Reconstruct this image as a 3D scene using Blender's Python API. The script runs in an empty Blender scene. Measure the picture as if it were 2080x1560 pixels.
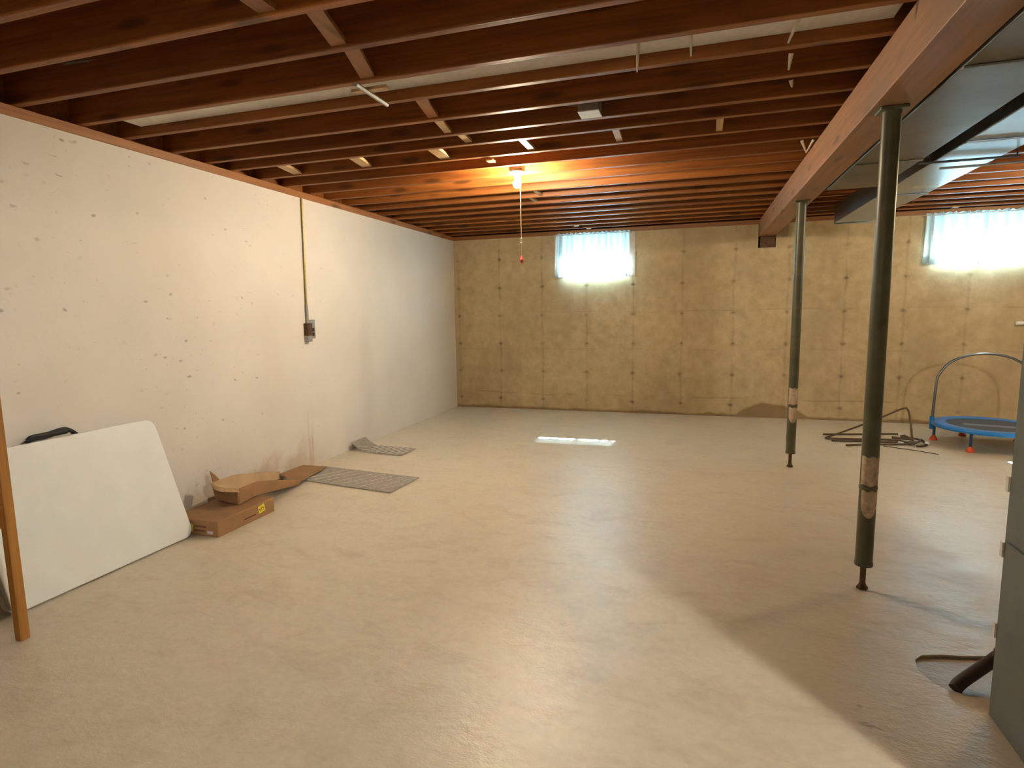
import bpy, bmesh, math, random
from mathutils import Vector, Matrix
random.seed(7)
sc = bpy.context.scene
COL = sc.collection

# ------------------------------------------------------------------ camera
CAM = Vector((3.3342, -7.8391, 1.3773))
def cam_matrix(yaw, pitch, roll):
    fwd = Vector((math.sin(yaw)*math.cos(pitch), math.cos(yaw)*math.cos(pitch), math.sin(pitch)))
    right = Vector((math.cos(yaw), -math.sin(yaw), 0))
    up = right.cross(fwd)
    c, s = math.cos(roll), math.sin(roll)
    r2, u2 = right*c + up*s, up*c - right*s
    m = Matrix((r2, u2, -fwd)).transposed().to_4x4()
    m.translation = CAM
    return m
cd = bpy.data.cameras.new('camera')
cd.sensor_width = 36.0
cd.lens = 1173.43/2080*36.0
cd.clip_start = 0.02
cam = bpy.data.objects.new('camera', cd)
COL.objects.link(cam)
cam.matrix_world = cam_matrix(math.radians(-17.558), math.radians(-7.100), math.radians(-0.860))
sc.camera = cam

# ------------------------------------------------------------------ world, sun, exposure
w = bpy.data.worlds.new('sky'); sc.world = w; w.use_nodes = True
bg = w.node_tree.nodes['Background']
bg.inputs[0].default_value = (0.26, 0.70, 1.0, 1)
bg.inputs[1].default_value = 3.2
sd = bpy.data.lights.new('sun', 'SUN'); sd.energy = 210.0; sd.angle = math.radians(1.2); sd.color = (0.60, 0.84, 1.0)
sun = bpy.data.objects.new('sun', sd); COL.objects.link(sun)
sun.rotation_euler = Vector((0.05, -1.0, -1.06)).to_track_quat('-Z', 'Y').to_euler()
sun.location = (2, 4, 6)
vs = sc.view_settings
vs.view_transform = 'Standard'; vs.look = 'None'; vs.gamma = 1.0; vs.use_curve_mapping = False
vs.exposure = 1.20
cy = sc.cycles
cy.max_bounces = 6; cy.diffuse_bounces = 3; cy.glossy_bounces = 2; cy.transmission_bounces = 2; cy.transparent_max_bounces = 6
cy.caustics_reflective = False; cy.caustics_refractive = False
BULB = 1500.0          # radiance of the bare bulbs

# ------------------------------------------------------------------ material helpers
def new_mat(name):
    m = bpy.data.materials.new(name); m.use_nodes = True
    nt = m.node_tree
    return m, nt, nt.nodes['Principled BSDF']
class N:
    """small wrapper for node graphs"""
    def __init__(s, nt): s.nt = nt
    def n(s, t, **kw):
        x = s.nt.nodes.new(t)
        for k, v in kw.items():
            setattr(x, k, v)
        return x
    def l(s, a, b): s.nt.links.new(a, b)
    def pos(s): return s.n('ShaderNodeNewGeometry').outputs['Position']
    def sep(s, v):
        x = s.n('ShaderNodeSeparateXYZ'); s.l(v, x.inputs[0]); return x.outputs
    def mapping(s, v, scale=(1, 1, 1), loc=(0, 0, 0)):
        x = s.n('ShaderNodeMapping'); s.l(v, x.inputs[0]); x.inputs['Scale'].default_value = scale; x.inputs['Location'].default_value = loc
        return x.outputs[0]
    def noise(s, v, scale=5, detail=4, rough=0.55, dist=0.0):
        x = s.n('ShaderNodeTexNoise'); s.l(v, x.inputs['Vector']); x.inputs['Scale'].default_value = scale
        x.inputs['Detail'].default_value = detail; x.inputs['Roughness'].default_value = rough; x.inputs['Distortion'].default_value = dist
        return x.outputs['Fac']
    def voro(s, v, scale=5):
        x = s.n('ShaderNodeTexVoronoi'); s.l(v, x.inputs['Vector']); x.inputs['Scale'].default_value = scale
        return x.outputs['Distance']
    def ramp(s, f, stops):
        x = s.n('ShaderNodeValToRGB'); s.l(f, x.inputs[0])
        el = x.color_ramp.elements
        while len(el) < len(stops): el.new(0.5)
        for e, (p, c) in zip(el, stops):
            e.position = p
            e.color = (c, c, c, 1) if isinstance(c, (int, float)) else (*c, 1)
        return x.outputs[0]
    def mix(s, f, a, b, mode='MIX'):
        x = s.n('ShaderNodeMix', data_type='RGBA', blend_type=mode)
        for sock, v in ((x.inputs[0], f), (x.inputs[6], a), (x.inputs[7], b)):
            if isinstance(v, (int, float)): sock.default_value = v
            elif isinstance(v, tuple): sock.default_value = (*v, 1)
            else: s.l(v, sock)
        return x.outputs[2]
    def math(s, op, a, b=None, clamp=False):
        x = s.n('ShaderNodeMath', operation=op, use_clamp=clamp)
        for sock, v in zip(x.inputs, (a, b)):
            if v is None: continue
            if isinstance(v, (int, float)): sock.default_value = v
            else: s.l(v, sock)
        return x.outputs[0]
    def smooth(s, v, lo, hi, a=0.0, b=1.0):
        x = s.n('ShaderNodeMapRange', interpolation_type='SMOOTHSTEP')
        s.l(v, x.inputs[0])
        for i, q in enumerate((lo, hi, a, b)): x.inputs[i+1].default_value = q
        return x.outputs[0]
    def bump(s, h, strength=0.2, dist=0.01):
        x = s.n('ShaderNodeBump'); s.l(h, x.inputs['Height']); x.inputs['Strength'].default_value = strength; x.inputs['Distance'].default_value = dist
        return x.outputs[0]

def plain(name, col, rough=0.5, metal=0.0, var=0.12, scale=18.0, bump=0.0):
    m, nt, p = new_mat(name); g = N(nt)
    f = g.noise(g.pos(), scale, 5)
    c0 = tuple(max(0, x*(1-var)) for x in col); c1 = tuple(min(1, x*(1+var)) for x in col)
    g.l(g.ramp(f, [(0.3, c0), (0.7, c1)]), p.inputs['Base Color'])
    p.inputs['Roughness'].default_value = rough; p.inputs['Metallic'].default_value = metal
    if bump:
        g.l(g.bump(g.noise(g.pos(), scale*3, 4), bump), p.inputs['Normal'])
    return m

def wood(name, dark, light, axis='X', knots=True, rough=0.52, dirt=None):
    m, nt, p = new_mat(name); g = N(nt)
    oi = g.n('ShaderNodeObjectInfo')
    off = g.n('ShaderNodeVectorMath', operation='SCALE'); 
    comb = g.n('ShaderNodeCombineXYZ')
    for i in range(3): g.l(oi.outputs['Random'], comb.inputs[i])
    g.l(comb.outputs[0], off.inputs[0]); off.inputs['Scale'].default_value = 37.0
    add = g.n('ShaderNodeVectorMath', operation='ADD'); g.l(g.pos(), add.inputs[0]); g.l(off.outputs[0], add.inputs[1])
    v = add.outputs[0]
    sc_ = {'X': (0.9, 22, 22), 'Y': (22, 0.9, 22), 'Z': (22, 22, 0.9)}[axis]
    grain = g.noise(g.mapping(v, sc_), 1.6, 4, 0.65, 0.6)
    broad = g.noise(g.mapping(v, tuple(0.25*x if x > 1 else x for x in sc_)), 1.0, 3)
    col = g.ramp(grain, [(0.28, dark), (0.72, light)])
    col = g.mix(0.55, col, g.ramp(broad, [(0.3, tuple(0.62*x for x in light)), (0.7, light)]), 'MULTIPLY')
    tint = g.ramp(oi.outputs['Random'], [(0.0, (0.80, 0.76, 0.70)), (1.0, (1.15, 1.1, 1.05))])
    col = g.mix(1.0, col, tint, 'MULTIPLY')
    if knots:
        ks = {'X': (2.2, 9, 9), 'Y': (9, 2.2, 9), 'Z': (9, 9, 2.6)}[axis]
        kd = g.voro(g.mapping(v, ks), 1.0)
        kf = g.ramp(kd, [(0.12, 1.0), (0.24, 0.0)])
        col = g.mix(g.math('MULTIPLY', kf, 0.75), col, tuple(0.28*x for x in dark))
    if dirt:
        df = g.ramp(g.noise(v, 2.2, 5), [(0.45, 0.0), (0.7, 1.0)])
        col = g.mix(g.math('MULTIPLY', df, 0.6), col, dirt)
    g.l(col, p.inputs['Base Color']); p.inputs['Roughness'].default_value = rough
    p.inputs['Specular IOR Level'].default_value = 0.45
    g.l(g.bump(g.noise(g.mapping(v, sc_), 1.6, 2, 0.6), 0.25, 0.004), p.inputs['Normal'])
    return m

# ---- concrete floor: painted, worn semi-gloss
def floor_mat():
    m, nt, p = new_mat('painted_concrete_floor'); g = N(nt); v = g.pos()
    n1 = g.noise(v, 0.9, 6, 0.6); n2 = g.noise(g.mapping(v, (3.0, 4.5, 1)), 1.2, 6, 0.68, 0.25); n3 = g.noise(v, 26, 4)
    col = g.ramp(n1, [(0.3, (0.63, 0.545, 0.405)), (0.7, (0.745, 0.67, 0.53))])
    col = g.mix(0.38, col, g.ramp(n2, [(0.25, (0.46, 0.37, 0.25)), (0.5, (0.73, 0.66, 0.52)), (0.8, (0.79, 0.73, 0.60))]))
    n5 = g.noise(g.mapping(v, (1.2, 2.2, 1)), 2.0, 6, 0.7, 1.0)
    col = g.mix(g.ramp(n5, [(0.52, 0.0), (0.75, 0.55)]), col, (0.50, 0.385, 0.25))
    col = g.mix(0.12, col, g.ramp(n3, [(0.3, (0.3, 0.24, 0.17)), (0.7, (0.8, 0.72, 0.6))]))
    scr = g.math('MULTIPLY', g.ramp(g.noise(g.mapping(v, (1.5, 26, 1)), 1.2, 3, 0.5, 0.4), [(0.70, 0.0), (0.76, 1.0)]), g.ramp(n1, [(0.45, 0.0), (0.6, 1.0)]))
    col = g.mix(g.math('MULTIPLY', scr, 0.35), col, (0.36, 0.27, 0.17))
    # small dark specks
    sp = g.ramp(g.voro(g.mapping(v, (1.0, 1.0, 1)), 2.6), [(0.012, 1.0), (0.03, 0.0)])
    col = g.mix(g.math('MULTIPLY', sp, 0.55), col, (0.16, 0.11, 0.07))
    s2 = g.ramp(g.noise(g.mapping(v, (5, 12, 1)), 1.5, 3, 0.5), [(0.70, 0.0), (0.76, 1.0)])
    xyz = g.sep(v)
    # right hand floor: shadow of the cool bulb painted in brown, mixed with worn patches
    shade_wear = g.math('MULTIPLY', g.smooth(xyz[0], 3.3, 4.2), g.smooth(xyz[1], -3.2, -4.4))
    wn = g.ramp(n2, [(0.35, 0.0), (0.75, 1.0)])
    col = g.mix(g.math('MULTIPLY', shade_wear, g.math('ADD', g.math('MULTIPLY', wn, 0.45), 0.12)), col, (0.30, 0.215, 0.14))
    col = g.mix(g.math('MULTIPLY', g.math('MULTIPLY', s2, shade_wear), 0.7), col, (0.15, 0.10, 0.06))
    pm = g.smooth(xyz[2], -0.002, -0.008)
    col = g.mix(g.math('MULTIPLY', pm, 0.7), col, (0.24, 0.18, 0.115))
    g.l(col, p.inputs['Base Color'])
    rg = g.ramp(n2, [(0.3, 0.28), (0.72, 0.46)])
    g.l(rg, p.inputs['Roughness'])
    p.inputs['Specular IOR Level'].default_value = 0.65
    h = g.noise(g.mapping(v, (3.0, 4.5, 1)), 2.4, 5, 0.72, 0.2)
    g.l(g.bump(h, 0.36, 0.02), p.inputs['Normal'])
    return m

def left_wall_mat():
    m, nt, p = new_mat('white_painted_concrete'); g = N(nt); v = g.pos(); xyz = g.sep(v)
    n1 = g.noise(v, 1.1, 5); n2 = g.noise(v, 9, 6, 0.7)
    col = g.ramp(n1, [(0.3, (0.68, 0.64, 0.575)), (0.7, (0.77, 0.74, 0.685))])
    # pits and dark flakes, denser towards the near end of the wall
    vv = g.mapping(v, (1, 1.0, 1.7))
    pit = g.ramp(g.math('ADD', g.voro(vv, 6.5), g.math('MULTIPLY', g.math('SUBTRACT', g.noise(g.mapping(v, (1, 1, 1.6)), 34, 3), 0.5), 0.30)), [(0.05, 1.0), (0.12, 0.0)])
    gate = g.ramp(g.noise(v, 2.3, 3), [(0.44, 0.0), (0.56, 1.0)])
    near = g.smooth(xyz[1], -2.6, -4.4, 0.05, 1.0)
    pf = g.math('MULTIPLY', g.math('MULTIPLY', pit, gate), near)
    col = g.mix(g.math('MULTIPLY', pf, 0.6), col, (0.20, 0.155, 0.10))
    fl = g.math('MULTIPLY', g.ramp(g.noise(g.mapping(v, (1, 13, 24)), 1.6, 3, 0.6, 0.5), [(0.665, 0.0), (0.71, 1.0)]), g.ramp(g.noise(v, 1.4, 4, 0.6), [(0.48, 0.0), (0.62, 1.0)]))
    col = g.mix(g.math('MULTIPLY', g.math('MULTIPLY', fl, near), 0.6), col, (0.22, 0.17, 0.105))
    sc2 = g.ramp(g.noise(g.mapping(v, (1, 7, 22)), 1.0, 4, 0.6), [(0.66, 0.0), (0.74, 1.0)])
    col = g.mix(g.math('MULTIPLY', g.math('MULTIPLY', sc2, gate), g.math('MULTIPLY', near, 0.5)), col, (0.30, 0.25, 0.17))
    # tan water stain rising from the floor, rust run under the outlet
    lim = g.math('ADD', g.math('MULTIPLY', g.math('SUBTRACT', g.noise(v, 3.5, 5, 0.6), 0.5), 0.9), xyz[2])
    rise = g.math('MULTIPLY', g.smooth(xyz[1], -5.3, -4.6), g.smooth(xyz[1], -3.0, -3.9))
    st = g.math('MULTIPLY', g.smooth(lim, 0.30, 0.0), rise)
    col = g.mix(g.math('MULTIPLY', st, 0.8), col, (0.52, 0.40, 0.26))
    run = g.math('MULTIPLY', g.smooth(g.math('ABSOLUTE', g.math('ADD', xyz[1], 3.44)), 0.055, 0.0), g.smooth(xyz[2], 0.62, 0.2))
    run = g.math('MULTIPLY', run, g.ramp(g.noise(g.mapping(v, (1, 22, 2.5)), 1.0, 4), [(0.4, 0.0), (0.62, 1.0)]))
    col = g.mix(g.math('MULTIPLY', run, 0.8), col, (0.46, 0.27, 0.12))
    g.l(col, p.inputs['Base Color']); p.inputs['Roughness'].default_value = 0.62
    g.l(g.bump(g.noise(v, 9, 3, 0.7), 0.30, 0.008), p.inputs['Normal'])
    return m

def back_wall_mat():
    m, nt, p = new_mat('bare_concrete_wall'); g = N(nt); v = g.pos(); xyz = g.sep(v)
    n1 = g.noise(v, 1.3, 6, 0.6); n2 = g.noise(v, 8, 6, 0.65); n3 = g.noise(v, 3.2, 5, 0.6)
    col = g.ramp(n1, [(0.3, (0.42, 0.325, 0.18)), (0.7, (0.60, 0.48, 0.29))])
    col = g.mix(0.5, col, g.ramp(n2, [(0.3, (0.30, 0.245, 0.125)), (0.7, (0.66, 0.535, 0.34))]))
    # form panel seams (every 0.62 m) and tie holes
    wob = g.math('MULTIPLY', g.math('SUBTRACT', g.noise(v, 2.0, 2), 0.5), 0.06)
    fx = g.math('ABSOLUTE', g.math('SUBTRACT', g.math('FRACT', g.math('DIVIDE', g.math('ADD', g.math('ADD', xyz[0], 0.24), wob), 0.6205)), 0.5))
    seam = g.math('MULTIPLY', g.smooth(fx, 0.040, 0.0), g.ramp(n3, [(0.36, 0.0), (0.62, 1.0)]))
    n4 = g.noise(g.mapping(v, (1.0, 1, 0.6)), 0.8, 4, 0.6)
    col = g.mix(g.ramp(n4, [(0.40, 0.50), (0.60, 0.0)]), col, (0.32, 0.245, 0.14))
    col = g.mix(g.math('MULTIPLY', seam, 0.32), col, (0.16, 0.105, 0.045))
    fz = g.math('ABSOLUTE', g.math('SUBTRACT', g.math('FRACT', g.math('DIVIDE', g.math('ADD', xyz[2], 0.045), 0.392)), 0.5))
    dx = g.math('MULTIPLY', fx, 0.6205); dz = g.math('MULTIPLY', fz, 0.392)
    dd = g.math('SQRT', g.math('ADD', g.math('MULTIPLY', g.math('MULTIPLY', dx, dx), 0.55), g.math('MULTIPLY', dz, dz)))
    dd = g.math('ADD', dd, g.math('MULTIPLY', g.math('SUBTRACT', g.noise(v, 22, 4), 0.5), 0.05))
    tie = g.smooth(dd, 0.034, 0.0)
    col = g.mix(g.math('MULTIPLY', tie, g.ramp(n3, [(0.3, 0.15), (0.65, 0.85)])), col, (0.085, 0.05, 0.012))
    # horizontal cold joint lines with dirt, patched scratches
    ln = g.math('ADD', xyz[2], g.math('MULTIPLY', g.math('SUBTRACT', g.noise(v, 1.2, 4), 0.5), 0.10))
    for z0, a in ((0.235, 0.38), (1.36, 0.25), (0.86, 0.2)):
        lf = g.math('MULTIPLY', g.smooth(g.math('ABSOLUTE', g.math('SUBTRACT', ln, z0)), 0.014, 0.0), g.ramp(g.noise(g.mapping(v, (2.2, 1, 1)), 1.1, 3), [(0.45, 0.0), (0.55, 1.0)]))
        col = g.mix(g.math('MULTIPLY', lf, a), col, (0.15, 0.10, 0.04))
    # damp dark band along the floor with one hump
    hx = g.math('DIVIDE', g.math('SUBTRACT', xyz[0], 4.28), 0.42)
    hump = g.math('MULTIPLY', g.math('SUBTRACT', 1.0, g.math('MULTIPLY', hx, hx), True), 0.15)
    lim = g.math('ADD', g.math('ADD', hump, 0.035), g.math('MULTIPLY', g.math('SUBTRACT', n3, 0.5), 0.10))
    band = g.smooth(g.math('SUBTRACT', lim, xyz[2]), -0.015, 0.02)
    col = g.mix(g.math('MULTIPLY', band, 0.7), col, (0.15, 0.095, 0.035))
    g.l(col, p.inputs['Base Color']); p.inputs['Roughness'].default_value = 0.75
    g.l(g.bump(g.noise(v, 8, 3, 0.65), 0.4, 0.012), p.inputs['Normal'])
    return m

def galv(name, base, rough, metal=0.85):
    m, nt, p = new_mat(name); g = N(nt); v = g.pos()
    f = g.voro(v, 30); n = g.noise(v, 2.0, 4)
    col = g.ramp(f, [(0.0, tuple(0.9*x for x in base)), (0.8, tuple(min(1, 1.08*x) for x in base))])
    col = g.mix(0.35, col, g.ramp(n, [(0.3, tuple(0.75*x for x in base)), (0.7, base)]))
    g.l(col, p.inputs['Base Color'])
    p.inputs['Metallic'].default_value = metal
    g.l(g.ramp(n, [(0.3, rough*0.85), (0.7, rough*1.2)]), p.inputs['Roughness'])
    g.l(g.bump(g.noise(g.mapping(v, (2, 0.8, 1)), 1.5, 2), 0.12, 0.02), p.inputs['Normal'])
    return m

def curtain_mat():
    m = bpy.data.materials.new('sheer_white_fabric'); m.use_nodes = True
    nt = m.node_tree; g = N(nt)
    out = nt.nodes['Material Output']; nt.nodes.remove(nt.nodes['Principled BSDF'])
    tr = g.n('ShaderNodeBsdfTranslucent'); df = g.n('ShaderNodeBsdfDiffuse'); tp = g.n('ShaderNodeBsdfTransparent')
    wv = g.noise(g.mapping(g.pos(), (60, 60, 60)), 3.0, 2)
    c = g.ramp(wv, [(0.3, (0.70, 0.76, 0.77)), (0.7, (0.82, 0.87, 0.87))])
    g.l(c, tr.inputs[0]); g.l(c, df.inputs[0])
    m1 = g.n('ShaderNodeMixShader'); m1.inputs[0].default_value = 0.5; g.l(tr.outputs[0], m1.inputs[1]); g.l(df.outputs[0], m1.inputs[2])
    m2 = g.n('ShaderNodeMixShader'); m2.inputs[0].default_value = 0.008; g.l(m1.outputs[0], m2.inputs[1]); g.l(tp.outputs[0], m2.inputs[2])
    g.l(m2.outputs[0], out.inputs[0])
    return m

def glass_mat():
    m = bpy.data.materials.new('window_glass'); m.use_nodes = True
    nt = m.node_tree; g = N(nt)
    out = nt.nodes['Material Output']; nt.nodes.remove(nt.nodes['Principled BSDF'])
    tp = g.n('ShaderNodeBsdfTransparent'); gl = g.n('ShaderNodeBsdfGlossy'); gl.inputs['Roughness'].default_value = 0.03
    tp.inputs[0].default_value = (0.93, 0.97, 0.97, 1)
    mx = g.n('ShaderNodeMixShader'); mx.inputs[0].default_value = 0.05; g.l(tp.outputs[0], mx.inputs[1]); g.l(gl.outputs[0], mx.inputs[2])
    g.l(mx.outputs[0], out.inputs[0])
    return m

def emis(name, col, strength):
    m = bpy.data.materials.new(name); m.use_nodes = True
    nt = m.node_tree; g = N(nt)
    out = nt.nodes['Material Output']; nt.nodes.remove(nt.nodes['Principled BSDF'])
    e = g.n('ShaderNodeEmission'); e.inputs[0].default_value = (*col, 1); e.inputs[1].default_value = strength
    g.l(e.outputs[0], out.inputs[0])
    return m

M = {}
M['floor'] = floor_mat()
M['wleft'] = left_wall_mat()
M['wback'] = back_wall_mat()
M['joist'] = wood('joist_lumber', (0.22, 0.075, 0.011), (0.48, 0.215, 0.05), 'X')
M['subfloor'] = wood('subfloor_plywood', (0.22, 0.10, 0.03), (0.36, 0.18, 0.07), 'Y', knots=False)
M['beam'] = wood('beam_lumber', (0.36, 0.20, 0.10), (0.56, 0.34, 0.19), 'Y', dirt=(0.22, 0.14, 0.09))
M['plate'] = wood('sill_plate_lumber', (0.34, 0.16, 0.05), (0.52, 0.28, 0.11), 'Y')
M['platex'] = wood('sill_plate_lumber_cross', (0.30, 0.14, 0.045), (0.46, 0.24, 0.09), 'X')
M['pale_wood'] = wood('pale_scrap_lumber', (0.52, 0.36, 0.19), (0.74, 0.58, 0.38), 'Y', knots=False)
M['stud'] = wood('shelf_lumber', (0.44, 0.23, 0.05), (0.70, 0.42, 0.13), 'Z')
M['post'] = plain('green_grey_post_paint', (0.085, 0.085, 0.045), 0.42, 0.0, 0.25, 9, 0.05)
M['rust'] = plain('rusty_steel', (0.10, 0.05, 0.022), 0.7, 0.3, 0.4, 30, 0.1)
M['paper'] = plain('aged_paper_label', (0.52, 0.40, 0.29), 0.8, 0, 0.35, 28, 0.1)
M['ductA'] = galv('galvanised_duct', (0.155, 0.135, 0.098), 0.46)
M['ductB'] = galv('galvanised_duct_blue', (0.33, 0.41, 0.48), 0.30)
M['baypan'] = galv('bay_panning_metal', (0.78, 0.76, 0.70), 0.55, 0.2)
M['furn'] = plain('grey_furnace_enamel', (0.145, 0.16, 0.155), 0.42, 0.2, 0.15, 5)
M['dark'] = plain('black_gap', (0.02, 0.018, 0.016), 0.7)
M['pipe_dark'] = plain('dark_iron_pipe', (0.045, 0.026, 0.018), 0.55, 0.2, 0.3)
M['table'] = plain('white_table_plastic', (0.78, 0.81, 0.78), 0.42, 0, 0.03, 6)
M['black'] = plain('black_webbing', (0.012, 0.012, 0.014), 0.6)
M['card'] = plain('cardboard', (0.33, 0.185, 0.085), 0.85, 0, 0.13, 6, 0.05)
M['card_in'] = plain('cardboard_inner', (0.52, 0.36, 0.20), 0.85, 0, 0.10, 6, 0.05)
M['print'] = plain('dark_print', (0.12, 0.05, 0.02), 0.8)
M['yellow'] = plain('yellow_sticker', (0.80, 0.68, 0.05), 0.5, 0, 0.05)
M['white'] = plain('white_paint', (0.75, 0.74, 0.70), 0.5, 0, 0.05)
M['lilac'] = plain('pale_label', (0.62, 0.55, 0.66), 0.6)
M['mat'] = plain('grey_carpet_mat', (0.36, 0.33, 0.285), 0.9, 0, 0.22, 60, 0.2)
M['matrib'] = plain('light_mat_rib', (0.56, 0.53, 0.47), 0.85, 0, 0.15, 60)
M['brass'] = plain('dull_conduit', (0.30, 0.24, 0.09), 0.4, 0.5, 0.2)
M['steel'] = plain('dull_steel', (0.32, 0.31, 0.29), 0.45, 0.6, 0.15)
M['porc'] = plain('porcelain', (0.62, 0.58, 0.48), 0.3, 0, 0.03)
M['chain'] = plain('pull_cord', (0.72, 0.60, 0.36), 0.5)
M['red'] = plain('red_bead', (0.55, 0.10, 0.09), 0.4)
M['curtain'] = curtain_mat()
M['glass'] = glass_mat()
M['frame'] = plain('pale_window_frame', (0.50, 0.40, 0.32), 0.6, 0, 0.1)
M['sash'] = plain('white_sash', (0.70, 0.70, 0.68), 0.5, 0, 0.05)
M['blue'] = plain('blue_trampoline_pad', (0.012, 0.19, 0.56), 0.38, 0, 0.08)
M['bluepipe'] = plain('blue_painted_tube', (0.02, 0.06, 0.16), 0.4, 0.2)
M['chrome'] = plain('grey_handle_tube', (0.16, 0.17, 0.19), 0.30, 0.7, 0.1)
M['jump'] = plain('grey_jump_mat', (0.055, 0.055, 0.06), 0.7)
M['jump2'] = plain('grey_mat_print', (0.20, 0.20, 0.20), 0.7)
M['orange'] = plain('orange_rubber_foot', (0.62, 0.075, 0.012), 0.5)
M['rod'] = plain('brown_metal_tube', (0.085, 0.052, 0.024), 0.5, 0.3, 0.3)
M['palemat'] = plain('pale_blue_sheet', (0.32, 0.38, 0.42), 0.7)
M['navy'] = plain('navy_plastic', (0.016, 0.02, 0.045), 0.5)
M['cable'] = plain('grey_cable', (0.16, 0.13, 0.09), 0.6)
M['redbrown'] = plain('red_brown_board', (0.16, 0.045, 0.018), 0.6)
M['bulb_warm'] = emis('bulb_glow_warm', (1.0, 0.81, 0.56), BULB)
M['bulb_right'] = emis('bulb_glow_right', (1.0, 0.76, 0.44), BULB*0.8)
M['bulb_cool'] = emis('bulb_glow_cool', (1.0, 0.97, 0.86), BULB*0.24)
M['bulb_soft'] = emis('bulb_glow_soft', (1.0, 0.86, 0.64), BULB*0.30)

# ------------------------------------------------------------------ geometry helpers
def box(bm, x0, x1, y0, y1, z0, z1, mat=None):
    vs_ = [bm.verts.new(Vector(c)) for c in ((x0,y0,z0),(x1,y0,z0),(x1,y1,z0),(x0,y1,z0),(x0,y0,z1),(x1,y0,z1),(x1,y1,z1),(x0,y1,z1))]
    if mat is not None:
        for v in vs_: v.co = mat @ v.co
    for f in ((0,3,2,1),(4,5,6,7),(0,1,5,4),(1,2,6,5),(2,3,7,6),(3,0,4,7)):
        bm.faces.new([vs_[i] for i in f])
    return vs_
def frame_from(d):
    d = d.normalized()
    a = Vector((0,0,1)) if abs(d.z) < 0.9 else Vector((1,0,0))
    u = d.cross(a).normalized(); v = d.cross(u).normalized()
    return u, v
def tube(bm, pts, r, seg=8, caps=True, closed=False):
    pts = [Vector(p) for p in pts]; rings = []; n = len(pts); u = None
    for i, p in enumerate(pts):
        if closed: d = pts[(i+1) % n] - pts[i-1]
        else: d = pts[min(i+1, n-1)] - pts[max(i-1, 0)]
        d.normalize()
        if u is None: u, _ = frame_from(d)
        u = (u - d*u.dot(d)).normalized(); v = d.cross(u)
        rr = r[i] if isinstance(r, (list, tuple)) else r
        rings.append([bm.verts.new(p + (u*math.cos(t) + v*math.sin(t))*rr) for t in [2*math.pi*k/seg for k in range(seg)]])
    for i in range(n if closed else n-1):
        a, b = rings[i], rings[(i+1) % n]
        for k in range(seg):
            bm.faces.new([a[k], a[(k+1) % seg], b[(k+1) % seg], b[k]])
    if caps and not closed:
        bm.faces.new(list(reversed(rings[0]))); bm.faces.new(rings[-1])
def smooth_path(pts, sub=6):
    pts = [Vector(p) for p in pts]; out = []
    for i in range(len(pts)-1):
        p0, p1, p2, p3 = pts[max(i-1,0)], pts[i], pts[i+1], pts[min(i+2, len(pts)-1)]
        for k in range(sub):
            t = k/sub
            out.append(0.5*((2*p1) + (p2-p0)*t + (2*p0-5*p1+4*p2-p3)*t*t + (3*p1-p0-3*p2+p3)*t**3))
    out.append(pts[-1]); return out
def lathe(bm, prof, c, seg=24):
    rings = []
    for r, z in prof:
        rings.append([bm.verts.new((c[0]+r*math.cos(2*math.pi*k/seg), c[1]+r*math.sin(2*math.pi*k/seg), c[2]+z)) for k in range(seg)])
    for a, b in zip(rings, rings[1:]):
        for k in range(seg): bm.faces.new([a[k], a[(k+1) % seg], b[(k+1) % seg], b[k]])
    if prof[0][0] > 1e-4: bm.faces.new(list(reversed(rings[0])))
    if prof[-1][0] > 1e-4: bm.faces.new(rings[-1])
def obj(name, bm, mat, parent=None, smooth=False, bevel=0.0):
    bmesh.ops.remove_doubles(bm, verts=bm.verts, dist=1e-5)
    bmesh.ops.recalc_face_normals(bm, faces=bm.faces)
    if bevel:
        bmesh.ops.bevel(bm, geom=[e for e in bm.edges if len(e.link_faces) == 2 and e.calc_face_angle(0) > 0.6], offset=bevel, segments=2, affect='EDGES', profile=0.5)
    me = bpy.data.meshes.new(name); bm.to_mesh(me); bm.free()
    if smooth:
        me.polygons.foreach_set('use_smooth', [True]*len(me.polygons))
        try: me.set_sharp_from_angle(angle=math.radians(40))
        except Exception: pass
    me.materials.append(M[mat])
    o = bpy.data.objects.new(name, me); COL.objects.link(o)
    if parent is not None: o.parent = parent
    return o
def tag(o, label, cat, group=None):
    o['label'] = label; o['category'] = cat
    if group: o['group'] = group
    return o
def thing(name, label, cat, group=None, loc=(0,0,0)):
    o = bpy.data.objects.new(name, None); COL.objects.link(o); o.location = loc
    o.empty_display_size = 0.1
    return tag(o, label, cat, group)
def struct(o, label=None):
    o['kind'] = 'structure'
    if label: o['label'] = label
    return o
def place(ob, parent):
    """keep world coordinates when parenting to an Empty that is not at the origin"""
    ob.parent = parent
    ob.matrix_parent_inverse = Matrix.Translation(parent.location).inverted()
    return ob
def part(name, bm, mat, parent, **kw):
    return place(obj(name, bm, mat, None, **kw), parent)
def B(): return bmesh.new()

# ------------------------------------------------------------------ room shell
H, ZJ, ZT = 2.40, 2.4537, 2.69          # wall top, joist underside, subfloor underside
XR, YF = 9.4, -11.0                     # right wall, wall behind the camera
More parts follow.
